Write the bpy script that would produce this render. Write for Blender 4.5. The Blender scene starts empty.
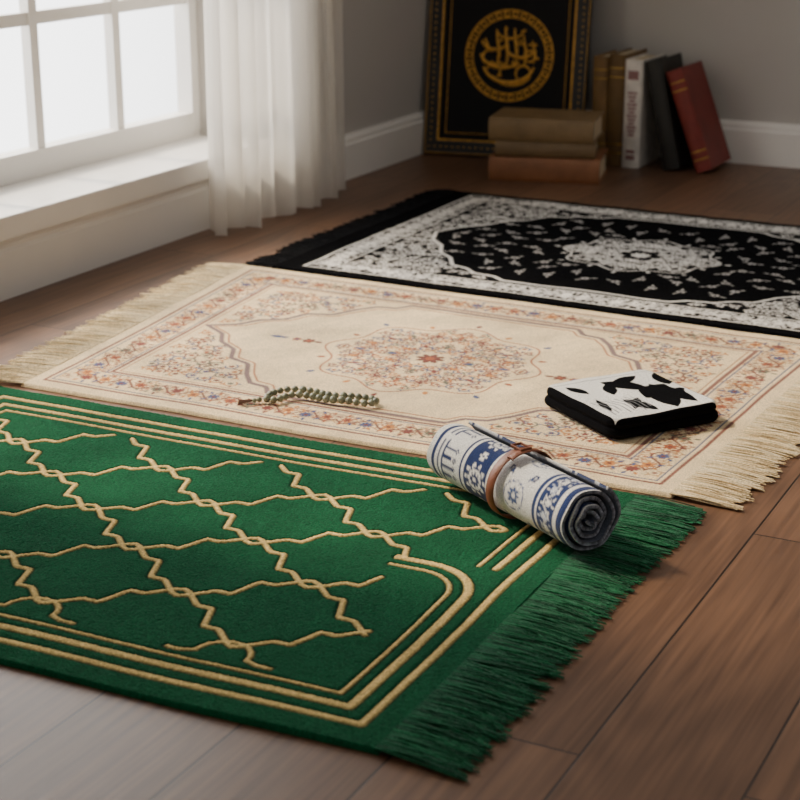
import bpy, math, random, bmesh
import numpy as np
from mathutils import Vector, Matrix
random.seed(4); rng=np.random.default_rng(7)
H=0.77
def lin(c):
    out=[]
    for v in c[:3]:
        v=v/255.0
        out.append(v/12.92 if v<=0.04045 else ((v+0.055)/1.055)**2.4)
    return tuple(out)
COL=bpy.context.scene.collection
def link(o,parent=None):
    COL.objects.link(o)
    if parent is not None: o.parent=parent
    return o
def empty(name,loc=(0,0,0),rz=0):
    e=bpy.data.objects.new(name,None); e.empty_display_size=.05; e.location=loc; e.rotation_euler=(0,0,rz); link(e); return e
# ---------------- materials
def mat(name,c,rough=.6,var=0.0,scale=20,metal=0,bump=0,bscale=200,spec=.5):
    m=bpy.data.materials.new(name); m.use_nodes=True; nt=m.node_tree; b=nt.nodes['Principled BSDF']
    b.inputs['Roughness'].default_value=rough; b.inputs['Metallic'].default_value=metal
    b.inputs['Specular IOR Level'].default_value=spec
    l=lin(c); b.inputs['Base Color'].default_value=(*l,1)
    tc=nt.nodes.new('ShaderNodeTexCoord')
    if var>0:
        n=nt.nodes.new('ShaderNodeTexNoise'); n.inputs['Scale'].default_value=scale; n.inputs['Detail'].default_value=4
        nt.links.new(tc.outputs['Object'],n.inputs['Vector'])
        r=nt.nodes.new('ShaderNodeValToRGB'); r.color_ramp.elements[0].position=.3; r.color_ramp.elements[1].position=.7
        r.color_ramp.elements[0].color=(*[v*(1-var) for v in l],1); r.color_ramp.elements[1].color=(*[min(1,v*(1+var)) for v in l],1)
        nt.links.new(n.outputs['Fac'],r.inputs['Fac']); nt.links.new(r.outputs['Color'],b.inputs['Base Color'])
    if bump>0:
        n=nt.nodes.new('ShaderNodeTexNoise'); n.inputs['Scale'].default_value=bscale
        nt.links.new(tc.outputs['Object'],n.inputs['Vector'])
        bp=nt.nodes.new('ShaderNodeBump'); bp.inputs['Strength'].default_value=bump; bp.inputs['Distance'].default_value=.002
        nt.links.new(n.outputs['Fac'],bp.inputs['Height']); nt.links.new(bp.outputs['Normal'],b.inputs['Normal'])
    return m
def woven(name,sheen=.15,bs=700,rough=.95,bstr=.6,spec=.1):
    m=bpy.data.materials.new(name); m.use_nodes=True; nt=m.node_tree; b=nt.nodes['Principled BSDF']
    b.inputs['Roughness'].default_value=rough; b.inputs['Specular IOR Level'].default_value=spec
    b.inputs['Sheen Weight'].default_value=sheen; b.inputs['Sheen Roughness'].default_value=.5
    a=nt.nodes.new('ShaderNodeVertexColor'); a.layer_name='Col'
    tc=nt.nodes.new('ShaderNodeTexCoord')
    n=nt.nodes.new('ShaderNodeTexNoise'); n.inputs['Scale'].default_value=bs; n.inputs['Detail'].default_value=2
    nt.links.new(tc.outputs['Object'],n.inputs['Vector'])
    r=nt.nodes.new('ShaderNodeMapRange'); r.inputs['From Min'].default_value=.3; r.inputs['From Max'].default_value=.7; r.inputs['To Min'].default_value=.66; r.inputs['To Max'].default_value=1.32
    nt.links.new(n.outputs['Fac'],r.inputs['Value'])
    mx=nt.nodes.new('ShaderNodeVectorMath'); mx.operation='SCALE'
    nt.links.new(a.outputs['Color'],mx.inputs[0]); nt.links.new(r.outputs['Result'],mx.inputs['Scale'])
    nt.links.new(mx.outputs['Vector'],b.inputs['Base Color'])
    bp=nt.nodes.new('ShaderNodeBump'); bp.inputs['Strength'].default_value=bstr; bp.inputs['Distance'].default_value=.0018
    nt.links.new(n.outputs['Fac'],bp.inputs['Height']); nt.links.new(bp.outputs['Normal'],b.inputs['Normal'])
    return m
M_RUG=woven('woven_pile'); M_FR=woven('fringe_yarn',.1,500); M_RUGD=woven('woven_pile_matte',0,600,1,.6,.03); M_GRN=woven('velvet_pile',.04,420,.95,1.0,.05)
M_WALL=mat('painted_plaster',(190,186,181),.9,.03,3,bump=.1,bscale=120)
M_TRIM=mat('white_trim_paint',(242,239,234),.45,.02,5)
M_SPINEGOLD=mat('gold_foil',(205,165,80),.35,.1,60,metal=.8)
# ---------------- mesh utils
def mesh_obj(name,verts,faces,mats,parent=None,smooth=False,cols=None,mi=None):
    me=bpy.data.meshes.new(name); me.from_pydata(verts,[],faces); me.update()
    for m in (mats if isinstance(mats,(list,tuple)) else [mats]): me.materials.append(m)
    if mi is not None: me.polygons.foreach_set('material_index',mi)
    if cols is not None:
        at=me.color_attributes.new('Col','FLOAT_COLOR','POINT')
        c=np.ones((len(verts),4),dtype=np.float32); c[:,:3]=cols; at.data.foreach_set('color',c.ravel())
    if smooth: me.polygons.foreach_set('use_smooth',[True]*len(me.polygons))
    o=bpy.data.objects.new(name,me); return link(o,parent)
class MB:
    def __init__(s): s.v=[]; s.f=[]; s.m=[]
    def box(s,lo,hi,mi=0,M=None):
        x0,y0,z0=lo; x1,y1,z1=hi; b=len(s.v)
        P=[(x0,y0,z0),(x1,y0,z0),(x1,y1,z0),(x0,y1,z0),(x0,y0,z1),(x1,y0,z1),(x1,y1,z1),(x0,y1,z1)]
        if M: P=[tuple(M@Vector(p)) for p in P]
        s.v+=P
        for f in [(0,3,2,1),(4,5,6,7),(0,1,5,4),(1,2,6,5),(2,3,7,6),(3,0,4,7)]:
            s.f.append(tuple(b+i for i in f)); s.m.append(mi)
    def prism(s,prof,z0,z1,mi=0,M=None):
        b=len(s.v); n=len(prof)
        P=[(x,y,z0) for x,y in prof]+[(x,y,z1) for x,y in prof]
        if M: P=[tuple(M@Vector(p)) for p in P]
        s.v+=P
        s.f.append(tuple(b+i for i in range(n))[::-1]); s.m.append(mi)
        s.f.append(tuple(b+n+i for i in range(n))); s.m.append(mi)
        for i in range(n):
            j=(i+1)%n; s.f.append((b+i,b+j,b+n+j,b+n+i)); s.m.append(mi)
    def obj(s,name,mats,parent=None,bev=0,smooth=False):
        o=mesh_obj(name,s.v,s.f,mats,parent,smooth,mi=s.m)
        if bev>0:
            md=o.modifiers.new('bevel','BEVEL'); md.width=bev; md.segments=2; md.limit_method='ANGLE'
        return o
def grid(name,P,C,m,parent=None):
    ny,nx=P.shape[:2]
    idx=np.arange(ny*nx).reshape(ny,nx)
    F=np.stack([idx[:-1,:-1],idx[:-1,1:],idx[1:,1:],idx[1:,:-1]],-1).reshape(-1,4)
    return mesh_obj(name,P.reshape(-1,3).tolist(),F.tolist(),m,parent,True,C.reshape(-1,3) if C is not None else None)
def tubes(name,paths,rad,cols,m,parent=None,k=3):
    n,mm,_=paths.shape
    T=np.gradient(paths,axis=1); T/=np.linalg.norm(T,axis=2,keepdims=True)+1e-9
    up=np.array([0,0,1.0]); A=np.cross(T,up); A/=np.linalg.norm(A,axis=2,keepdims=True)+1e-9; B=np.cross(A,T)
    ang=np.arange(k)*2*np.pi/k
    R=np.repeat(rad[:,None],mm,1)[:,:,None,None]
    V=paths[:,:,None,:]+R*(A[:,:,None,:]*np.cos(ang)[None,None,:,None]+B[:,:,None,:]*np.sin(ang)[None,None,:,None])
    idx=np.arange(n*mm*k).reshape(n,mm,k)
    r=np.roll(idx,-1,axis=2)
    F=np.stack([idx[:,:-1],r[:,:-1],r[:,1:],idx[:,1:]],-1).reshape(-1,4)
    C=np.repeat(cols,mm*k,axis=0)
    return mesh_obj(name,V.reshape(-1,3).tolist(),F.tolist(),m,parent,True,C)
# ---------------- weaving canvas
class Canvas:
    def __init__(s,x0,x1,y0,y1,res,bg):
        s.res=res; nx=int(round((x1-x0)/res))+1; ny=int(round((y1-y0)/res))+1
        s.xs=np.linspace(x0,x1,nx); s.ys=np.linspace(y0,y1,ny); s.X,s.Y=np.meshgrid(s.xs,s.ys)
        s.C=np.ones((ny,nx,3))*np.array(lin(bg)); s.Z=np.zeros((ny,nx))
    def win(s,xa,xb,ya,yb):
        i0,i1=np.searchsorted(s.xs,[xa,xb]); j0,j1=np.searchsorted(s.ys,[ya,yb])
        return (slice(max(j0-1,0),j1+1),slice(max(i0-1,0),i1+1))
    def put(s,w,a,c,z=None):
        a=np.clip(a,0,1); s.C[w]=s.C[w]*(1-a[...,None])+np.array(lin(c))*a[...,None]
        if z is not None: s.Z[w]=s.Z[w]*(1-a)+z*a
    def seg(s,p,q,wd,c,z=None):
        pad=wd+2*s.res
        w=s.win(min(p[0],q[0])-pad,max(p[0],q[0])+pad,min(p[1],q[1])-pad,max(p[1],q[1])+pad)
        X=s.X[w];Y=s.Y[w]
        if X.size==0: return
        dx,dy=q[0]-p[0],q[1]-p[1]; L2=dx*dx+dy*dy+1e-12
        t=np.clip(((X-p[0])*dx+(Y-p[1])*dy)/L2,0,1)
        d=np.hypot(X-p[0]-t*dx,Y-p[1]-t*dy)
        s.put(w,(wd/2-d)/s.res+.5,c,z)
    def poly(s,pts,wd,c,z=None):
        for a,b in zip(pts[:-1],pts[1:]): s.seg(a,b,wd,c,z)
    def arc(s,x,y,r,a0,a1,wd,c,n=10,z=None,ry=None):
        ry=ry or r
        s.poly([(x+r*math.cos(a0+(a1-a0)*i/n),y+ry*math.sin(a0+(a1-a0)*i/n)) for i in range(n+1)],wd,c,z)
    def rosette(s,x,y,r,n,c,c2,rot=0):
        w=s.win(x-r-s.res,x+r+s.res,y-r-s.res,y+r+s.res); X=s.X[w]-x;Y=s.Y[w]-y
        if X.size==0: return
        d=np.hypot(X,Y); th=np.arctan2(Y,X)+rot
        s.put(w,(r*(.55+.45*np.abs(np.cos(n*th/2)))-d)/s.res+.5,c)
        s.put(w,(r*.33-d)/s.res+.5,c2)
    def leaf(s,x,y,L,wd,ang,c):
        cx,cy=x+math.cos(ang)*L/2,y+math.sin(ang)*L/2
        w=s.win(cx-L,cx+L,cy-L,cy+L); X=s.X[w]-cx;Y=s.Y[w]-cy
        if X.size==0: return
        u=(X*math.cos(ang)+Y*math.sin(ang))/(L/2); v=(-X*math.sin(ang)+Y*math.cos(ang))/(wd/2)
        s.put(w,(1-np.abs(v)-u*u)*(wd/2)/s.res+.4,c)
    def sprig(s,x,y,r,rot,pal,th):
        c1,c2,c3=random.choice(pal),random.choice(pal),random.choice(pal)
        sg=random.choice((-1,1))
        s.arc(x,y,r,rot,rot+sg*4.2,th,c1,9)
        s.rosette(x,y,r*.55,random.choice((5,6,8)),c2,c3,rot)
        for k in range(3):
            a=rot+sg*(.6+k*1.4); s.leaf(x+r*math.cos(a),y+r*math.sin(a),r*.8,r*.42,a+sg*.6,random.choice(pal))
    def fill(s,reg,xa,xb,ya,yb,sp,pal,th,jit=.2,fn=None):
        j=0; y=ya
        while y<yb:
            x=xa+(sp/2 if j%2 else 0)
            while x<xb:
                px,py=x+random.uniform(-jit,jit)*sp,y+random.uniform(-jit,jit)*sp
                if reg(px,py):
                    if fn: fn(px,py)
                    else: s.sprig(px,py,sp*.4,random.uniform(0,6.28),pal,th)
                x+=sp
            y+=sp*.87; j+=1
    def vine(s,p,q,amp,per,pal,th,r):
        L=math.hypot(q[0]-p[0],q[1]-p[1]); n=max(1,round(L/per)); ux,uy=(q[0]-p[0])/L,(q[1]-p[1])/L
        pts=[]; N=n*12
        for i in range(N+1):
            t=i/N; o=amp*math.sin(t*n*2*math.pi); pts.append((p[0]+ux*L*t-uy*o,p[1]+uy*L*t+ux*o))
        s.poly(pts,th,pal[0])
        for i in range(2*n):
            t=(i+.5)/(2*n); sg=1 if i%2==0 else -1
            x=p[0]+ux*L*t+uy*sg*amp*.2; y=p[1]+uy*L*t-ux*sg*amp*.2
            s.rosette(x,y,r,random.choice((6,8)),pal[(i%(len(pal)-1))+1],pal[0],i)
            for a in (-.9,.9):
                an=math.atan2(uy,ux)+a*2; s.leaf(x+math.cos(an)*r*1.1,y+math.sin(an)*r*1.1,r*1.1,r*.5,an,pal[(i+1)%len(pal)])
                an=math.atan2(uy,ux)+a; s.leaf(x+math.cos(an)*r*1.1,y+math.sin(an)*r*1.1,r*1.1,r*.5,an,pal[(i+2)%len(pal)])
    def mirror4(s):
        C=np.concatenate([s.C[:,:0:-1],s.C],1); C=np.concatenate([C[:0:-1],C],0)
        Z=np.concatenate([s.Z[:,:0:-1],s.Z],1); Z=np.concatenate([Z[:0:-1],Z],0); return C,Z
def medallion(c,cx,cy,R,pal,th,sq=1.0,sp=.021):
    def P(r,a): return cx+r*math.cos(a),cy+r*math.sin(a)*sq
    c.fill(lambda x,y: math.hypot(x,y/sq)<R*(.86+.07*math.cos(8*math.atan2(y/sq,x))) and math.hypot(x,y)>R*.2,.004,R,.004,R,sp,pal,th,.12)
    c.rosette(cx,cy,R*.13,8,pal[0],pal[1])
    for rr,n in ((.30,12),(.62,20)):
        for i in range(n):
            a=2*math.pi*i/n; x,y=P(R*rr,a)
            if x<-.03 or y<-.03: continue
            c.arc(x,y,R*.055,a-2.2,a+2.2,th,pal[i%len(pal)],8); c.leaf(x,y,R*.12,R*.045,a,pal[(i+2)%len(pal)])
    N=128; pts=[]
    for i in range(N+1):
        a=i/N*2*math.pi; pts.append(P(R*(.93+.07*math.cos(8*a)),a))
    c.poly(pts,th*1.1,pal[1])
    for i in range(16):
        a=i/16*2*math.pi; x,y=P(R*(.98+.07*math.cos(8*a)),a); c.leaf(x,y,R*.09,R*.05,a,pal[i%len(pal)])
def contour(a,b,pr):
    xs=np.linspace(0,1,80); ys=np.interp(xs,[p[0] for p in pr],[p[1] for p in pr])
    return [(x*a,y*b) for x,y in zip(xs,ys)], (lambda x,y,m=0: y>np.interp(x/a,[p[0] for p in pr],[p[1] for p in pr])*b+m)
# ---------------- rug
def smooth_noise(X,Y,sc,seed):
    r=np.random.default_rng(seed); o=np.zeros_like(X)
    for i in range(10):
        a=r.uniform(0,6.28); f=sc*r.uniform(.5,1.8); o+=np.sin((X*math.cos(a)+Y*math.sin(a))*f*6.28+r.uniform(0,6.28))
    return o/4.5
def rug(name,cor,C,Z,thick,wav,seed,m=None,rough=.00022):
    ny,nx=C.shape[:2]; u=np.linspace(0,1,nx)[None,:,None]; v=np.linspace(0,1,ny)[:,None,None]
    NL,NR,FR,FL=[np.array(c)*H for c in cor]
    P2=NL*(1-u)*(1-v)+NR*u*(1-v)+FR*u*v+FL*(1-u)*v
    X,Y=P2[...,0],P2[...,1]
    n1=smooth_noise(X,Y,1.6,seed); n2=smooth_noise(X,Y,1.6,seed+1)
    P=np.zeros((ny,nx,3)); P[...,0]=X+n1*.0025; P[...,1]=Y+n2*.0025
    z=thick+np.abs(smooth_noise(X,Y,2.6,seed+2))*wav+Z+rng.normal(0,rough,(ny,nx))
    z[0,:]=z[-1,:]=.0008; z[:,0]=z[:,-1]=.0008
    P[...,2]=z
    e=empty(name); Cm=C*(1+.08*smooth_noise(X,Y,7,seed+3)+.06*smooth_noise(X,Y,25,seed+4))[...,None]*(1+rng.normal(0,.06,(ny,nx)))[...,None]
    grid('pile',P,np.clip(Cm,0,1),m or M_RUG,e)
    return e,P
def fringe(e,edge,out,length,n,colors,seed,rad=.0009,wob=.012,gsz=5,conv=.7,name='fringe'):
    r=np.random.default_rng(seed); m=9
    t=np.sort(r.uniform(0,1,n)); k=(t*(len(edge)-1)).astype(int); st=edge[k].copy()
    out=np.array(out,float); out/=np.linalg.norm(out); tan=np.array([-out[1],out[0]])
    g=np.arange(n)//gsz; tau=np.linspace(0,1,m)
    along=st[:,0]*tan[0]+st[:,1]*tan[1]
    gc=np.array([along[g==i].mean() for i in range(g.max()+1)])[g]
    gw=r.normal(0,wob,g.max()+1)[g]; gl=r.uniform(.85,1.1,g.max()+1)[g]
    L=length*gl*r.uniform(.88,1.06,n)
    off=(gc-along)[:,None]*conv*tau**.7+gw[:,None]*tau**1.6+r.normal(0,.0022,n)[:,None]*tau**1.3+np.sin(tau[None]*r.uniform(3,7,n)[:,None]+r.uniform(0,6,n)[:,None])*.0012*tau
    P=np.zeros((n,m,3))
    for i in range(2): P[:,:,i]=st[:,i,None]+out[i]*(L[:,None]*tau-.004)+tan[i]*off
    P[:,:,2]=.0055*(1-tau)**1.5+.0012+r.uniform(0,.004,n)[:,None]*np.sin(tau*np.pi*.9)+r.uniform(0,.0025,n)[:,None]*tau
    cs=np.array([lin(c) for c in colors])[r.integers(0,len(colors),n)]*r.uniform(.75,1.15,(n,1))
    tubes(name,P,np.full(n,rad),cs,M_FR,e)
# ---- green
GL,GW=1.0,.70
g=Canvas(0,GL,0,GW,.0016,(14,82,52))
gold=(224,194,126); G2=(5,50,30)
def gl(pts,w,c=gold):
    g.poly(pts,w+.006,G2,-.0012)  # carved groove, with its shade also painted in as a darker green rim
    return (pts,w,c)
L_=[]
def rect(i,w): L_.append(gl([(i,i),(GL-i,i),(GL-i,GW-i),(i,GW-i),(i,i)],w))
rect(.036,.008)
CX,CY=GL-.135,.325
def ctr(i,w):
    R=GL-i; rad=R-CX
    arc_=[(CX+rad*math.cos(a),CY+rad*math.sin(a)) for a in np.linspace(0,math.pi/2,10)]
    L_.append(gl([(i,GW-i),(i,i),(R,i)]+arc_+[(CX-.04,CY+rad)],w))
ctr(.062,.0095); ctr(.083,.0045)
L_.append(gl([(.062,GW-.062),(GL-.062,GW-.062),(GL-.062,.415)],.008))
L_.append(gl([(.083,GW-.083),(GL-.083,GW-.083),(GL-.083,.415)],.0045))
# interlaced trellis: cells are wide bracketed hexagons whose outlines over-cross and twist at the joints
P_=.235; Hh=.078; a=Hh/2; OV=1.22
half=[(0,-OV),(.035,-1.12),(.13,-.56),(.15,-.50),(.215,-.50),(.225,-.42),(.275,.42),(.285,.50),(.35,.50),(.37,.56),(.465,1.12)]
wave=half+[(.5+fx,-fy) for fx,fy in half]
S0=.065; T0=.172
def inside(p):
    return .098<p[0]<GL-.098 and .100<p[1]<GW-.098 and not (p[0]>CX-.06 and .34<p[1]<.40) and not (p[0]>GL-.115 and p[1]<.40)
def clipruns(pts,w):
    run=[]
    for p in pts:
        if inside(p): run.append(p)
        else:
            if len(run)>5: L_.append(gl(run,w))
            run=[]
    if len(run)>5: L_.append(gl(run,w))
def dens(P):
    o=[]
    for p,q in zip(P[:-1],P[1:]):
        n=max(1,int(math.hypot(q[0]-p[0],q[1]-p[1])/.005))
        o+=[(p[0]+(q[0]-p[0])*i/n,p[1]+(q[1]-p[1])*i/n) for i in range(n)]
    return o+[P[-1]]
arch_x=[S0+P_*(j+.5)+P_/2 for j in range(4)]
for k in range(-1,7):
    tk=T0+k*Hh; pts=[]
    for j in range(-2,6):
        for (fx,fy) in wave:
            pts.append((S0+(j+fx)*P_+(P_/2 if k%2 else 0),tk+fy*a))
    if k<0: continue
    clipruns(dens(pts),.0058)
# small arches rising from the near border inside the lowest half cells
for sx in arch_x[:3]:
    L_.append(gl([(sx-.06,.098),(sx-.045,.098)]+[(sx-.030*math.cos(t),.104+.030*math.sin(t)) for t in np.linspace(0,math.pi,11)]+[(sx+.045,.098),(sx+.06,.098)],.005))
for pts,w,c in L_: g.poly(pts,w,c,.0004)
e1,P1=rug('prayer_rug',[(-2.09,1.43),(-.792,1.49),(-.792,2.392),(-2.09,2.37)],g.C,g.Z,.006,.0014,11,M_GRN,.0003)
fringe(e1,P1[:,-1,:2],(1,-.04),.086,2200,[(14,86,54),(9,68,42),(20,104,64)],1,wob=.009,rad=.0008)
fringe(e1,P1[:,0,:2],(-1,0),.06,900,[(8,72,44),(6,56,34)],2,wob=.006,name='fringe_far')
# ---- cream
hl,hw=.52,.37
c=Canvas(0,hl,0,hw,.0015,(238,212,168))
pal=[(118,60,48),(168,88,50),(70,84,130),(202,128,58),(128,56,50),(108,104,86)]
def inset(c,hl,hw,i,w,col,iy=None):
    iy=i if iy is None else iy
    c.poly([(0,hw-iy),(hl-i,hw-iy),(hl-i,0)],w,col)
inset(c,hl,hw,.026,.005,(130,74,64)); inset(c,hl,hw,.035,.0025,(84,92,126))
c.fill(lambda x,y: (x>hl-.088 or y>hw-.088) and x<hl-.046 and y<hw-.046,.0,hl,.0,hw,.021,[(180,120,78),(148,100,82),(192,142,86)],.0019)
c.vine((0,hw-.064),(hl-.064,hw-.064),.013,.07,pal,.0032,.0105); c.vine((hl-.064,0),(hl-.064,hw-.064),.013,.07,pal,.0032,.0105)
inset(c,hl,hw,.094,.0025,(84,92,126)); inset(c,hl,hw,.101,.006,(136,86,74)); inset(c,hl,hw,.110,.002,(170,108,66))
a_,b_=hl-.115,hw-.115
PRC=[(0,1),(.36,1),(.40,.9),(.48,.88),(.54,.76),(.60,.58),(.70,.52),(.745,.36),(.84,.26),(.89,.11),(1,0)]
pts,reg=contour(a_,b_,PRC)
c.fill(lambda x,y: x<a_-.010 and y<b_-.010 and reg(x,y,.016),.01,a_,.01,b_,.026,pal,.0028)
c.poly(pts,.008,(132,106,102)); c.poly([(x*.965,y*.95) for x,y in pts],.003,(176,106,64))
medallion(c,0,0,.178,pal,.0026,.98,.0205)
for k in range(3): c.rosette(.212+k*.022,0,.012-.003*k,6,pal[k],pal[k+1])
c.leaf(.255,0,.03,.012,0,pal[2])
C,Z=c.mirror4()
e2,P2=rug('prayer_rug',[(-2.065,2.405),(-.744,2.42),(-.69,3.405),(-2.19,3.432)],C,Z,.006,.0014,31)
fringe(e2,P2[:,-1,:2],(1,-.08),.085,1600,[(244,224,184),(234,208,160),(218,190,144)],3,wob=.005,gsz=6)
fringe(e2,P2[:,0,:2],(-1,-.1),.085,1300,[(248,230,194),(238,216,174)],4,wob=.004,gsz=6,name='fringe_far')
# ---- black
hl,hw=.60,.42
c=Canvas(0,hl,0,hw,.002,(10,10,12))
W=(222,218,212); W2=(180,176,172); pal=[W,W,W2,W]
mx,my=.055,.03
inset(c,hl,hw,mx,.005,W,my)
o=.029
c.vine((0,hw-my-o),(hl-mx-o,hw-my-o),.012,.062,pal,.0042,.0125); c.vine((hl-mx-o,0),(hl-mx-o,hw-my-o),.012,.062,pal,.0042,.0125)
c.fill(lambda x,y: (x>hl-mx-.052 or y>hw-my-.052) and x<hl-mx-.006 and y<hw-my-.006,.0,hl,.0,hw,.022,pal,.0022)
inset(c,hl,hw,mx+.058,.004,W,my+.058)
a_,b_=hl-mx-.062,hw-my-.064
a2,b2=a_*.93,b_*.97
PRB=[(0,1),(.36,1),(.42,.93),(.52,.90),(.58,.82),(.66,.78),(.72,.62),(.80,.52),(.86,.33),(.94,.22),(1,0)]
pts,reg0=contour(a2,b2,PRB)
reg=lambda x,y,m=0: (x>a2) or reg0(x,y,m)
c.fill(lambda x,y: x<a_-.008 and y<b_-.008 and reg(x,y,.014),.005,a_,.005,b_,.0255,pal,.0030)
c.poly(pts,.007,W)
def fl_small(x,y):
    c.rosette(x,y,.0095,5,W2,(40,40,42),x*50)
    a=random.uniform(0,6.28)
    for s_ in (0,2.6): c.leaf(x+.010*math.cos(a+s_),y+.010*math.sin(a+s_),.014,.005,a+s_,W2)
c.fill(lambda x,y: (not reg0(x,y,-.032)) and x<a2*.92 and math.hypot(x,y*1.1)>.185,.030,a_,.025,b_,.062,None,0,.2,fl_small)
medallion(c,0,0,.160,pal,.0032,.9,.0235)
C,Z=c.mirror4()
e3,P3=rug('prayer_rug',[(-2.13,3.455),(-.55,3.425),(-.55,4.51),(-2.13,4.535)],C,Z,.006,.0014,51,M_RUGD)
fringe(e3,P3[:,0,:2],(-1,0),.065,900,[(14,14,16),(20,20,24)],5,wob=.006,gsz=6)
fringe(e3,P3[:,-1,:2],(1,0),.065,900,[(14,14,16),(20,20,24)],6,wob=.006,gsz=6,name='fringe_far')
# ---------------- room
WX=-2.55*H; BY=5.45*H; ZH=2.5
fl=bpy.data.materials.new('wood_planks'); fl.use_nodes=True; nt=fl.node_tree; b=nt.nodes['Principled BSDF']
N=nt.nodes.new; K=nt.links.new
tc=N('ShaderNodeTexCoord'); mp=N('ShaderNodeMapping'); mp.inputs['Rotation'].default_value=(0,0,math.pi/2); K(tc.outputs['Object'],mp.inputs['Vector'])
br=N('ShaderNodeTexBrick'); br.inputs['Scale'].default_value=1; br.inputs['Brick Width'].default_value=.9; br.inputs['Row Height'].default_value=.15
br.inputs['Mortar Size'].default_value=.0013; br.inputs['Mortar Smooth'].default_value=.2; br.offset=.37
br.inputs['Color1'].default_value=(0,0,0,1); br.inputs['Color2'].default_value=(1,1,1,1); br.inputs['Mortar'].default_value=(.5,.5,.5,1)
K(mp.outputs['Vector'],br.inputs['Vector'])
mp2=N('ShaderNodeMapping'); mp2.inputs['Scale'].default_value=(7,1.1,1); K(tc.outputs['Object'],mp2.inputs['Vector'])
ad=N('ShaderNodeVectorMath'); ad.operation='MULTIPLY_ADD'; K(br.outputs['Color'],ad.inputs[0]); ad.inputs[1].default_value=(7,9,3); K(mp2.outputs['Vector'],ad.inputs[2])
n1=N('ShaderNodeTexNoise'); n1.inputs['Scale'].default_value=.9; n1.inputs['Detail'].default_value=1; n1.inputs['Distortion'].default_value=.3; K(ad.outputs['Vector'],n1.inputs['Vector'])
mu=N('ShaderNodeMath'); mu.operation='MULTIPLY'; mu.inputs[1].default_value=100; K(n1.outputs['Fac'],mu.inputs[0])
sn=N('ShaderNodeMath'); sn.operation='SINE'; K(mu.outputs[0],sn.inputs[0])
mp3=N('ShaderNodeMapping'); mp3.inputs['Scale'].default_value=(5,1,1); K(ad.outputs['Vector'],mp3.inputs['Vector'])
n2=N('ShaderNodeTexNoise'); n2.inputs['Scale'].default_value=5; n2.inputs['Detail'].default_value=8; K(mp3.outputs['Vector'],n2.inputs['Vector'])
m3=N('ShaderNodeMath'); m3.operation='MULTIPLY_ADD'; m3.inputs[1].default_value=.07; K(sn.outputs[0],m3.inputs[0]); K(n2.outputs['Fac'],m3.inputs[2])
sp=N('ShaderNodeSeparateColor'); K(br.outputs['Color'],sp.inputs[0])
m4=N('ShaderNodeMath'); m4.operation='MULTIPLY_ADD'; m4.inputs[1].default_value=.24; K(sp.outputs[0],m4.inputs[0]); K(m3.outputs[0],m4.inputs[2])
rp=N('ShaderNodeValToRGB'); rp.color_ramp.elements[0].position=.3; rp.color_ramp.elements[1].position=.95
rp.color_ramp.elements[0].color=(*lin((84,59,44)),1); rp.color_ramp.elements[1].color=(*lin((128,94,71)),1); K(m4.outputs[0],rp.inputs['Fac'])
mx_=N('ShaderNodeMix'); mx_.data_type='RGBA'; K(br.outputs['Fac'],mx_.inputs['Factor']); K(rp.outputs['Color'],mx_.inputs['A']); mx_.inputs['B'].default_value=(*lin((28,18,13)),1)
K(mx_.outputs['Result'],b.inputs['Base Color']); b.inputs['Roughness'].default_value=.42
bp=N('ShaderNodeBump'); bp.inputs['Strength'].default_value=.4; bp.inputs['Distance'].default_value=.002; bp.invert=True
K(br.outputs['Fac'],bp.inputs['Height']); bp2=N('ShaderNodeBump'); bp2.inputs['Strength'].default_value=.10; bp2.inputs['Distance'].default_value=.001
K(m3.outputs[0],bp2.inputs['Height']); K(bp.outputs['Normal'],bp2.inputs['Normal']); K(bp2.outputs['Normal'],b.inputs['Normal'])
q=MB(); q.box((WX-.25,-2,-.05),(3.2,BY+.2,0)); q.obj('floor',fl)
WY0,WY1,WZ0,WZ1=1.50,3.14,.15,1.75; T=.21
q=MB(); q.box((WX-T,-2,0),(WX,BY+.2,WZ0)); q.box((WX-T,-2,WZ1),(WX,BY+.2,ZH)); q.box((WX-T,-2,WZ0),(WX,WY0,WZ1)); q.box((WX-T,WY1,WZ0),(WX,BY+.2,WZ1)); q.obj('wall_left',M_WALL)
q=MB(); q.box((WX,BY,0),(3.2,BY+.2,ZH)); q.obj('wall_back',M_WALL)
def base(name,along,p0,p1,off):
    prof=[(0,0),(.018,0),(.018,.085),(.014,.092),(.014,.098),(.008,.108),(0,.108)]
    v=[];f=[];n=len(prof)
    for p in (p0,p1):
        for d,z in prof:
            v.append((off+d,p,z) if along=='y' else (p,off-d,z))
    for i in range(n):
        j=(i+1)%n; f.append((i,j,n+j,n+i))
    f.append(tuple(range(n))); f.append(tuple(range(n,2*n)))
    o=mesh_obj(name,v,f,M_TRIM)
base('baseboard_left','y',-2,BY,WX); base('baseboard_back','x',WX+.018,3.2,BY)
q=MB(); q.box((WX-.16,WY0,WZ0-.001),(WX+.002,WY1,WZ0+.004)); q.box((WX,WY0-.05,.112),(WX+.035,WY1+.03,WZ0+.0045)); q.obj('windowsill',M_TRIM,bev=.003)
e=empty('window_1')
q=MB(); fx0,fx1=WX-.195,WX-.155; zb=WZ0-.004
q.box((fx0,WY0-.004,zb),(fx1,WY1+.004,zb+.062)); q.box((fx0,WY0-.004,WZ1-.05),(fx1,WY1+.004,WZ1+.004))
q.box((fx0+.002,WY0-.004,zb+.02),(fx1+.002,WY0+.03,WZ1)); q.box((fx0+.002,WY1-.03,zb+.02),(fx1+.002,WY1+.004,WZ1))
pw=.265
ycol=[3.118-pw*i for i in range(1,6)]
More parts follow.
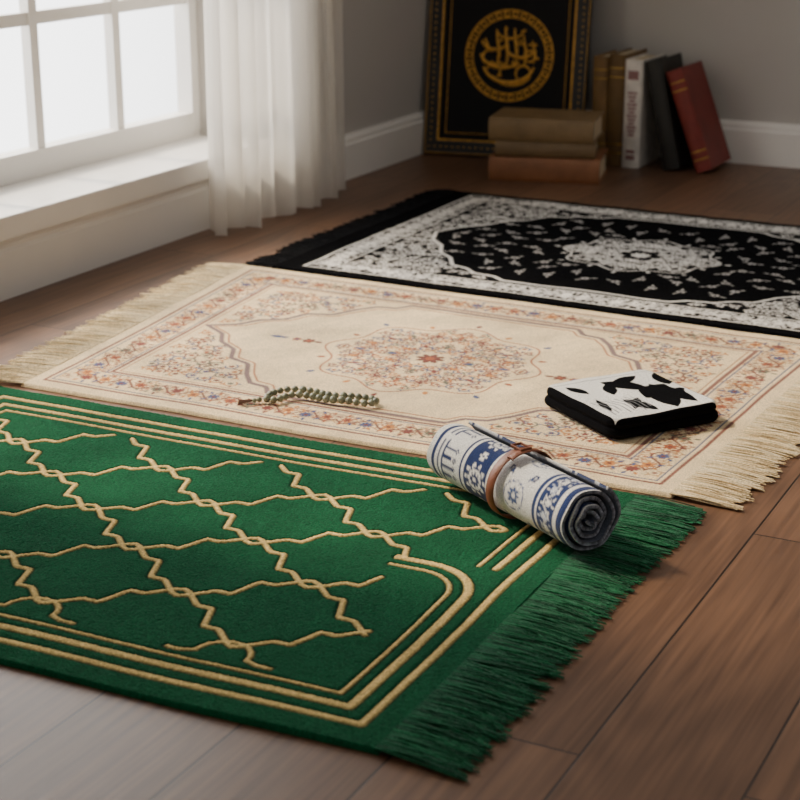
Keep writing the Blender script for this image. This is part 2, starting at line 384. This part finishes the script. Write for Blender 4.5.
for y in ycol: q.box((fx0+.012,y-.0125,zb+.03),(fx1-.006,y+.0125,WZ1-.02))
z=.46
while z<WZ1-.1:
    q.box((fx0+.015,WY0,z-.0125),(fx1-.009,WY1-.01,z+.0125)); z+=.27
q.obj('sash_frame',M_TRIM,e)
gm=bpy.data.materials.new('window_glass'); gm.use_nodes=True; nt=gm.node_tree; nt.nodes.clear()
o_=nt.nodes.new('ShaderNodeOutputMaterial'); tr=nt.nodes.new('ShaderNodeBsdfTransparent'); gs=nt.nodes.new('ShaderNodeBsdfGlossy'); gs.inputs['Roughness'].default_value=.05
ms=nt.nodes.new('ShaderNodeMixShader'); ms.inputs[0].default_value=.05; nt.links.new(tr.outputs[0],ms.inputs[1]); nt.links.new(gs.outputs[0],ms.inputs[2]); nt.links.new(ms.outputs[0],o_.inputs[0])
xg=WX-.177; mesh_obj('glass',[(xg,WY0,zb+.03),(xg,WY1,zb+.03),(xg,WY1,WZ1),(xg,WY0,WZ1)],[(0,1,2,3)],gm,e)
# ---------------- curtain
cm=bpy.data.materials.new('sheer_cloth'); cm.use_nodes=True; nt=cm.node_tree; nt.nodes.clear()
o_=nt.nodes.new('ShaderNodeOutputMaterial'); d=nt.nodes.new('ShaderNodeBsdfDiffuse'); t=nt.nodes.new('ShaderNodeBsdfTranslucent'); tr=nt.nodes.new('ShaderNodeBsdfTransparent')
d.inputs[0].default_value=(.88,.86,.82,1); t.inputs[0].default_value=(.90,.87,.82,1)
m1=nt.nodes.new('ShaderNodeMixShader'); m1.inputs[0].default_value=.55; nt.links.new(d.outputs[0],m1.inputs[1]); nt.links.new(t.outputs[0],m1.inputs[2])
m2=nt.nodes.new('ShaderNodeMixShader'); m2.inputs[0].default_value=.25; nt.links.new(m1.outputs[0],m2.inputs[1]); nt.links.new(tr.outputs[0],m2.inputs[2]); nt.links.new(m2.outputs[0],o_.inputs[0])
ec=empty('curtain')
nu,nv=340,90
U=np.linspace(0,1,nu)[None,:]; V=np.linspace(0,1,nv)[:,None]
ph=U*2*np.pi*9+1.8*np.sin(U*9)+.5*np.sin(V*2.2+U*5)
amp=.021*(.6+.4*(1-V))*(1+.5*np.sin(U*13))
sp_=1-.05*np.sin(V*2.5)
Y=2.835+(U*.51)*sp_+.006*np.sin(ph+1)
X=-1.888+.04*U+amp*np.sin(ph)+.005*np.sin(ph*2.3)+.012*np.sin(U*5+V)
Zc=.004+V*2.03+0*U+(1-V)**8*.010*np.sin(U*14)**2
grid('cloth',np.stack([X+0*V,Y+0*V,Zc],-1),None,cm,ec)
ca=np.array([[[-1.87,1.2,2.05],[-1.87,2,2.05],[-1.87,3.55,2.05]]])
M_ROD=mat('rod_metal',(90,85,80),.35,metal=.9)
tubes('rod',ca,np.array([.011]),np.array([[.3,.3,.3]]),M_ROD,ec,k=12)
# ---------------- rolled rug
er=empty('rolled_prayer_rug',(-.713,1.704,.0088+.0425),math.radians(-30))
RL=.272; ro=.0425; turns=4.6; na=420; th0=np.linspace(0,turns*2*np.pi,na)
rr=.006+(ro-.006)*th0/th0[-1]; pitch=(ro-.006)/turns; tk=pitch*.55
th=th0-th0[-1]-math.radians(-60)
nx=150; ax=np.linspace(-RL/2,RL/2,nx)
arc=np.cumsum(np.r_[0,np.diff(th0)*rr[1:]])
arc=arc[-1]-arc
tele=.004*np.sin(th0*.7)+.0015*np.sin(th0*5)
cv=Canvas(0,RL,0,.27,.0011,(226,224,220))
NB=(26,44,92); WB=(226,224,220)
def rectf(x0,x1,col):
    w=cv.win(x0,x1,-1,1); cv.put(w,np.ones_like(cv.X[w]),col)
rectf(.008,.012,NB); rectf(.066,.128,NB); rectf(.070,.073,WB); rectf(.121,.124,WB)
rectf(.212,.262,(38,56,104)); rectf(.216,.219,WB); rectf(.252,.256,WB); rectf(.264,.268,NB)
for j in range(4):
    y=.02+j*.066
    for k in range(4):
        cv.seg((.03,y+k*.012),(.03+.014+.006*(k%2),y+k*.012),.0045,NB); cv.rosette(.052,y+k*.012,.004,4,NB,WB)
    cv.seg((.028,y-.01),(.028,y+.045),.004,NB); cv.seg((.020,y-.01),(.020,y+.045),.002,NB)
    cv.rosette(.097,y+.014,.021,10,WB,NB); cv.arc(.097,y+.014,.015,0,6.3,.002,NB,16); cv.rosette(.097,y+.014,.010,8,NB,WB)
    cv.rosette(.097,y+.046,.007,6,WB,NB)
    cv.rosette(.174,y+.02,.011,8,(60,80,126),WB); cv.arc(.174,y+.02,.018,0,6.3,.0016,(70,90,136),16)
    for s_ in (-1,1):
        cv.leaf(.174+s_*.014,y+.042,.018,.006,1.57-s_*.7,(60,80,126)); cv.rosette(.174+s_*.022,y+.05,.005,5,NB,WB)
    cv.vine((.235,y-.01),(.235,y+.056),.007,.033,[WB,WB,(200,205,220)],.002,.006)
ci=np.clip((arc/.0011).astype(int),0,None)%cv.C.shape[0]; xi=np.clip(((ax+RL/2)/.0011).astype(int),0,cv.C.shape[1]-1)
Co=cv.C[ci][:,xi]
out=np.zeros((na,nx,3)); inn=np.zeros((na,nx,3))
sq=np.where(np.sin(th)<0,.97,1.0)
for k,(A,R) in enumerate(((out,rr),(inn,rr-tk))):
    A[...,0]=ax[None,:]+tele[:,None]*(np.abs(ax)/(RL/2))[None,:]**6
    A[...,1]=(R*np.cos(th))[:,None]; A[...,2]=(R*np.sin(th)*sq)[:,None]
loop=np.concatenate([out,inn[::-1]],0); Cl=np.concatenate([Co,np.ones_like(Co)*np.array(lin((90,96,112)))],0)
n=loop.shape[0]; idx=np.arange(n*nx).reshape(n,nx); r_=np.roll(idx,-1,0)
F=np.stack([idx[:,:-1],idx[:,1:],r_[:,1:],r_[:,:-1]],-1).reshape(-1,4).tolist()
V=loop.reshape(-1,3).tolist(); CC=Cl.reshape(-1,3)
for col,fl_ in ((0,False),(nx-1,True)):
    b0=len(V); ov=out[:,col]; iv=inn[:,col]; V+=ov.tolist()+iv.tolist()
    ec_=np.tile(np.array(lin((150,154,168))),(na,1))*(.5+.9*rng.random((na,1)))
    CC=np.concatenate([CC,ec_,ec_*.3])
    for i in range(na-1):
        f=(b0+i,b0+i+1,b0+na+i+1,b0+na+i); F.append(f if fl_ else f[::-1])
mesh_obj('roll',V,F,M_RUG,er,True,CC)
M_LE=mat('brown_leather',(118,66,42),.5,.2,60,bump=.3,bscale=300)
def strap(x0,w,r,t,a0,a1,tilt,name,n=72):
    v=[];f=[]
    for i in range(n+1):
        a=a0+(a1-a0)*i/n; xc=x0+tilt*math.sin(a)
        for (dx,dr) in ((-w/2,0),(w/2,0),(w/2,t),(-w/2,t)):
            v.append((xc+dx,(r+dr)*math.cos(a),(r+dr)*math.sin(a)*(1 if math.sin(a)>0 else .97)))
    for i in range(n):
        for k in range(4):
            f.append((4*i+k,4*i+(k+1)%4,4*i+4+(k+1)%4,4*i+4+k))
    f.append((0,1,2,3)); f.append((4*n+3,4*n+2,4*n+1,4*n))
    o=mesh_obj(name,v,f,M_LE,er,True); md=o.modifiers.new('b','BEVEL'); md.width=.0008; md.limit_method='ANGLE'
strap(.002,.015,ro+.0004,.0018,0,2*math.pi,.003,'leather_strap')
strap(.010,.011,ro+.0024,.002,math.radians(-40),math.radians(120),.004,'strap_tail')
q=MB()
for s_ in (-1,1): q.box((.004+s_*.010-.001,-.007,ro+.0035),(.004+s_*.010+.001,.007,ro+.0065))
for s_ in (-1,1): q.box((-.007,s_*.007-.001,ro+.0035),(.015,s_*.007+.001,ro+.0065))
q.obj('buckle',M_LE,er,bev=.0006)
# ---------------- folded mat
ef=empty('folded_prayer_mat',(-.700,2.000,.0092),math.radians(54.4))
def pad(name,x0,y0,L,W,z0,h,r,colf,res=150):
    nx,ny=res,res; u=np.linspace(0,1,nx);v=np.linspace(0,1,ny); U,V=np.meshgrid(u,v)
    X=x0+U*L;Y=y0+V*W; d=np.minimum(np.minimum(U*L,(1-U)*L),np.minimum(V*W,(1-V)*W))
    rc=.022; cx=np.clip(X,x0+rc,x0+L-rc);cy=np.clip(Y,y0+rc,y0+W-rc); dd=np.hypot(X-cx,Y-cy); k=np.where(dd>rc,rc/np.maximum(dd,1e-6),1)
    X2=cx+(X-cx)*k; Y2=cy+(Y-cy)*k; d2=np.where((X!=cx)&(Y!=cy),np.maximum(rc-dd,0),d)
    prof=np.sqrt(np.clip(1-(1-np.clip(d2/r,0,1))**2,0,1))
    zt=z0+h*.5+h*.5*prof+.0012*smooth_noise(X,Y,9,5)*prof; zb=z0+h*.5-h*.5*prof
    C=colf((X-x0)/L,(Y-y0)/W)
    grid(name+'_top',np.stack([X2,Y2,zt],-1),C,M_RUGD,ef); grid(name+'_under',np.stack([X2,Y2,zb],-1)[:,::-1],np.ones_like(C)*np.array(lin((18,18,20))),M_RUGD,ef)
BK=np.array(lin((14,14,16)))
black=lambda u,v: np.ones(u.shape+(3,))*BK
cp=Canvas(0,1,0,1,.004,(232,229,224))
GRY=(130,130,132); B_=(14,14,16)
for (x,y,L,w,a) in [(.62,.06,.5,.20,1.3),(.84,.10,.55,.18,1.7),(.55,.36,.40,.26,.6),(.72,.52,.42,.20,2.3),(.46,.08,.34,.14,1.9),(.90,.55,.34,.18,1.2),(.36,.52,.28,.11,1.2),(.30,.16,.30,.09,.9),(.2,.62,.24,.10,1.9),(.12,.2,.3,.07,1.4),(.5,.75,.3,.12,.3)]:
    cp.leaf(x,y,L,w,a,B_)
for i in range(9):
    x=.10+i*.045; cp.poly([(x,.12+.03*(i%3)),(x+.02,.3),(x-.02,.42+.02*(i%2))],.010,GRY)
for (x,y,r) in [(.68,.28,.12),(.76,.44,.09),(.58,.72,.07),(.88,.4,.07)]: cp.rosette(x,y,r,3,B_,B_,x*9)
cp.poly([(.03,.90),(.97,.90)],.01,GRY)
def topc(u,v):
    i=np.clip((v/.004).astype(int),0,cp.C.shape[0]-1); j=np.clip((u/.004).astype(int),0,cp.C.shape[1]-1); C=cp.C[i,j].copy()
    C[(u<.035)|(u>.965)|(v<.035)|(v>.965)]=BK; return C
pad('layer_1',0,0,.188,.19,0,.015,.008,black); pad('layer_2',.003,.003,.183,.186,.0125,.016,.008,topc,220)
# ---------------- beads
eb=empty('prayer_beads',(-1.145,1.982,.0088),math.radians(27.1))
M_BD=mat('sage_stone',(126,130,106),.35,.4,90); M_CORD=mat('cord',(70,54,40),.9)
path=[(-.083,-.004),(-.070,.022),(-.045,.034),(-.015,.026),(.015,.004),(.045,.0),(.078,-.012),(.088,-.028),(.070,-.036),(.040,-.022),(.010,-.016),(-.02,.002),(-.045,.006),(-.065,-.016),(-.080,-.018)]
path=[(x*.93,y*.95) for x,y in path]
def cr(P,n=16):
    o=[];m=len(P)
    for i in range(m):
        p0,p1,p2,p3=[Vector((*P[(i+k)%m],0)) for k in (-1,0,1,2)]
        for j in range(n):
            t=j/n; o.append(.5*((2*p1)+(p2-p0)*t+(2*p0-5*p1+4*p2-p3)*t*t+(3*p1-p0-3*p2+p3)*t**3))
    return o
cp_=cr(path); r=.0055; last=None; pos=[]
for p in cp_:
    if last is None or (p-last).length>r*1.95: pos.append(p); last=p
bm=bmesh.new()
for i,p in enumerate(pos):
    bmesh.ops.create_uvsphere(bm,u_segments=14,v_segments=10,radius=r*random.uniform(.9,1.05),matrix=Matrix.Translation((p.x,p.y,r)))
for (x,y,s) in ((-.088,-.012,.004),(-.095,-.014,.0035)):
    bmesh.ops.create_uvsphere(bm,u_segments=12,v_segments=8,radius=s,matrix=Matrix.Translation((x,y,s)))
me=bpy.data.meshes.new('beads'); bm.to_mesh(me); bm.free(); me.materials.append(M_BD); me.polygons.foreach_set('use_smooth',[True]*len(me.polygons)); link(bpy.data.objects.new('beads',me),eb)
tp=np.array([[[p.x,p.y,r] for p in cp_]+[[cp_[0].x,cp_[0].y,r]]]); tubes('cord',tp,np.array([.0008]),np.array([[.2,.2,.2]]),M_CORD,eb,k=5)
nT=14; tt=np.zeros((nT,5,3))
for i in range(nT):
    for j in range(5): tt[i,j]=(-.098-.005*j,-.014-.001*j+(i-nT/2)*.0003*(1+j),.003-.0004*j+.0006*(i%3))
tubes('tassel',tt,np.full(nT,.0006),np.tile([[.1,.1,.08]],(nT,1)),mat('tassel_thread',(90,58,40),.9),eb,k=4)
# ---------------- books
M_PG=mat('aged_paper',(206,190,158),.9,.12,120)
def book(name,Hh,D,T,cov,M,parent,bands=True,text=None,pages=M_PG):
    cm_=mat(name+'_cover',cov,.55,.18,25,bump=.2,bscale=150); q=MB(); c=.0035
    q.box((0,.006,0),(c,D,Hh),0,M); q.box((T-c,.006,0),(T,D,Hh),0,M)
    pr=[(0,.008)]+[(T/2-T/2*math.cos(a),.008-.008*math.sin(a)) for a in np.linspace(.15,math.pi-.15,9)]+[(T,.008),(T-c,.010),(c,.010)]
    q.prism(pr,0,Hh,0,M); q.box((c,.008,.005),(T-c,D-.006,Hh-.005),1,M)
    if bands:
        for f in (.12,.2,.8,.88):
            pr2=[(T/2-T/2*1.01*math.cos(a),.008-.0092*math.sin(a)) for a in np.linspace(.25,math.pi-.25,9)]
            pr2+=[(T*.9,.009),(T*.1,.009)]; q.prism(pr2,Hh*f-.0015,Hh*f+.0015,2,M)
    if text:
        for z0,z1,w in text: q.box((T*.5-T*w/2,-.0006,Hh*z0),(T*.5+T*w/2,.002,Hh*z1),3,M)
    q.obj(name,[cm_,pages,M_SPINEGOLD,mat(name+'_label',(150,110,108),.7)],parent,bev=.0012)
es=empty('book_stack')
def lay(ang,x,y,z):
    R=Matrix(((0,0,1,0),(0,1,0,0),(1,0,0,0),(0,0,0,1)))
    return Matrix.Translation((x,y,z))@Matrix.Rotation(math.radians(ang),4,'Z')@R
book('book_bottom',.272,.19,.058,(140,92,60),lay(14,-1.636,3.672,0),es,False)
book('book_middle',.245,.18,.036,(120,98,68),lay(17,-1.626,3.685,.0582),es,False)
book('book_top',.258,.18,.056,(132,108,74),lay(12,-1.648,3.695,.0944),es,False)
eR=empty('standing_books')
yb=3.995; DX=.048
def stand(x,y=yb): return Matrix.Translation((x+DX,y,.0005))
book('book_brown',.275,.165,.040,(126,96,56),stand(-1.543),eR)
book('book_ochre',.282,.165,.044,(112,86,50),stand(-1.501),eR)
tx=[(.08,.12,.5),(.14,.17,.5)]+[(.3+.035*i,.322+.035*i,.34+.1*(i%3)) for i in range(12)]+[(.82,.9,.6)]
book('book_white',.272,.165,.046,(226,220,212),stand(-1.454,3.985),eR,False,tx)
def leaned(name,Hh,D,T,c,xr,deg,bands):
    M=Matrix.Translation((xr+DX,yb-.008,.0005))@Matrix.Rotation(-math.radians(deg),4,'Y')
    book(name,Hh,D,T,c,M,eR,bands)
leaned('book_dark',.275,.165,.042,(38,37,34),-1.404+.275*math.sin(math.radians(13)),13,False)
leaned('book_red',.262,.17,.042,(124,46,38),-1.404+.043+.262*math.sin(math.radians(21))+.012,21,True)
# ---------------- framed art
FW,FH=.428,.64
ep=empty('framed_artwork',(WX+.024,3.925,.004),math.radians(10))
Mf=Matrix.Rotation(math.radians(-9),4,'X')
M_BKF=mat('black_lacquer',(18,17,16),.4,.1,20); M_PAN=mat('dark_panel',(12,12,14),.85,.1,30); M_GO=mat('antique_gold',(208,156,64),.42,.25,80,metal=.3)
q=MB(); w=.042
q.box((0,0,0),(FW,.022,w),0,Mf); q.box((0,0,FH-w),(FW,.022,FH),0,Mf); q.box((0,0,w),(w,.022,FH-w),0,Mf); q.box((FW-w,0,w),(FW,.022,FH-w),0,Mf)
q.box((w,.008,w),(FW-w,.014,FH-w),1,Mf)
def gr(i,wd,y0=-.002):
    for (a0,b0,a1,b1) in ((i,i,FW-i,i+wd),(i,FH-i-wd,FW-i,FH-i),(i,i,i+wd,FH-i),(FW-i-wd,i,FW-i,FH-i)): q.box((a0,y0,b0),(a1,y0+.004,b1),2,Mf)
gr(.003,.002); gr(.036,.005); gr(.056,.002,.005)
for i in range(int((FW-.03)/.016)):
    for zz in (.019,FH-.024):
        q.box((.012+i*.016,-.0005,zz),(.012+i*.016+.006,.002,zz+.003),2,Mf)
for i in range(int((FH-.06)/.016)):
    for xx in (.017,FW-.020): q.box((xx,-.0005,.034+i*.016),(xx+.003,.002,.034+i*.016+.006),2,Mf)
q.obj('frame',[M_BKF,M_PAN,M_GO],ep,bev=.0008)
cxr,czr,Rr=FW/2+.004,.262,.112
paths=[]
def addp(pts,rad): paths.append((pts,rad))
circ=lambda r,n=48,a0=0,a1=6.2832,cx=0,cz=0,sx=1: [(cx+r*sx*math.cos(a0+(a1-a0)*i/n),cz+r*math.sin(a0+(a1-a0)*i/n)) for i in range(n+1)]
addp(circ(Rr*1.04),.0025); addp(circ(Rr*.87),.0022)
for i in range(30): addp(circ(.007,8,cx=(Rr*.955)*math.cos(i*.2094),cz=(Rr*.955)*math.sin(i*.2094)),.0030)
rs=random.Random(12)
kk=.88
for (x,z,r,a0,a1,sx,rad) in [(0,-.02,.058,3.4,6.1,1.35,.0058),(.01,-.045,.04,3.5,6.0,1.5,.005),(-.02,.01,.045,3.3,5.6,1.5,.0055),(.035,.035,.04,3.3,5.9,1.2,.0048),(-.045,.045,.028,3.2,6.0,1.4,.0045),(.0,.075,.025,3.4,6.0,1.6,.004),(-.062,-.005,.018,1,5.6,1,.0042),(.062,.0,.016,-2,2.4,1,.0042),(.045,-.05,.022,0,4,1,.004),(-.045,-.045,.02,-1,3,1,.004)]:
    addp(circ(r*kk,24,a0,a1,x*kk,z*kk,sx),rad)
for (x,z0,z1,rad) in [(-.036,-.03,.075,.0045),(-.01,-.04,.085,.005),(.018,-.035,.08,.0048),(.046,-.03,.062,.0045),(-.07,.01,.05,.0038),(.074,-.02,.045,.0038)]:
    addp([(kk*(x+.005*math.sin(j*.8)),kk*(z0+(z1-z0)*j/6)) for j in range(7)],rad)
for i in range(20):
    a=rs.uniform(0,6.28); d_=rs.uniform(.02,.080); addp([(d_*math.cos(a)-.003,d_*math.sin(a)),(d_*math.cos(a)+.003,d_*math.sin(a)+.003)],.0040)
cu=bpy.data.curves.new('roundel','CURVE'); cu.dimensions='3D'; cu.bevel_depth=1.0; cu.bevel_resolution=2
for pts,rad in paths:
    s=cu.splines.new('POLY'); s.points.add(len(pts)-1)
    for i,(x,z) in enumerate(pts):
        t=i/(len(pts)-1); v=Mf@Vector((cxr+x,.008,czr+z)); s.points[i].co=(*v,1)
        s.points[i].radius=rad if len(pts)>40 or len(pts)<4 else rad*(.35+.65*math.sin(math.pi*(.1+.8*t)))
cu.materials.append(M_GO); link(bpy.data.objects.new('roundel',cu),ep)
# ---------------- light
def area(name,loc,rot,sx,sy,p,col):
    l=bpy.data.lights.new(name,'AREA'); l.shape='RECTANGLE'; l.size=sx; l.size_y=sy; l.energy=p; l.color=col
    o=bpy.data.objects.new(name,l); o.location=loc; o.rotation_euler=rot; link(o)
area('window_daylight',(WX-.75,2.5,1.35),(0,math.radians(-90),0),2.4,4.2,95,(1,.93,.84))
s=bpy.data.lights.new('sun','SUN'); s.energy=5.0; s.angle=math.radians(6); s.color=(1,.84,.62)
o=bpy.data.objects.new('sun',s); d=Vector((1,-.04,-.92)).normalized(); o.rotation_euler=d.to_track_quat('-Z','Y').to_euler(); o.location=(-4,3,3); link(o)
w=bpy.data.worlds.new('sky'); bpy.context.scene.world=w; w.use_nodes=True; nt=w.node_tree; bg=nt.nodes['Background']
tc=nt.nodes.new('ShaderNodeTexCoord'); sx=nt.nodes.new('ShaderNodeSeparateXYZ'); nt.links.new(tc.outputs['Generated'],sx.inputs[0])
mr=nt.nodes.new('ShaderNodeMapRange'); mr.interpolation_type='SMOOTHSTEP'; mr.inputs['From Min'].default_value=-.35; mr.inputs['From Max'].default_value=-.65; mr.inputs['To Min'].default_value=0; mr.inputs['To Max'].default_value=1
nt.links.new(sx.outputs[0],mr.inputs['Value'])
cx_=nt.nodes.new('ShaderNodeMix'); cx_.data_type='RGBA'; nt.links.new(mr.outputs[0],cx_.inputs['Factor']); cx_.inputs['A'].default_value=(.29,.275,.255,1); cx_.inputs['B'].default_value=(5,5,5,1)
nt.links.new(cx_.outputs['Result'],bg.inputs[0]); bg.inputs[1].default_value=1
# ---------------- camera
cam=bpy.data.cameras.new('camera'); cam.sensor_width=36; cam.lens=74.25; cam.clip_start=.05
cam.dof.use_dof=True; cam.dof.focus_distance=2.1; cam.dof.aperture_fstop=7.5
o=bpy.data.objects.new('camera',cam); o.location=(0,0,H); o.rotation_euler=(math.radians(90-18.435),0,math.radians(27.1)); link(o); bpy.context.scene.camera=o
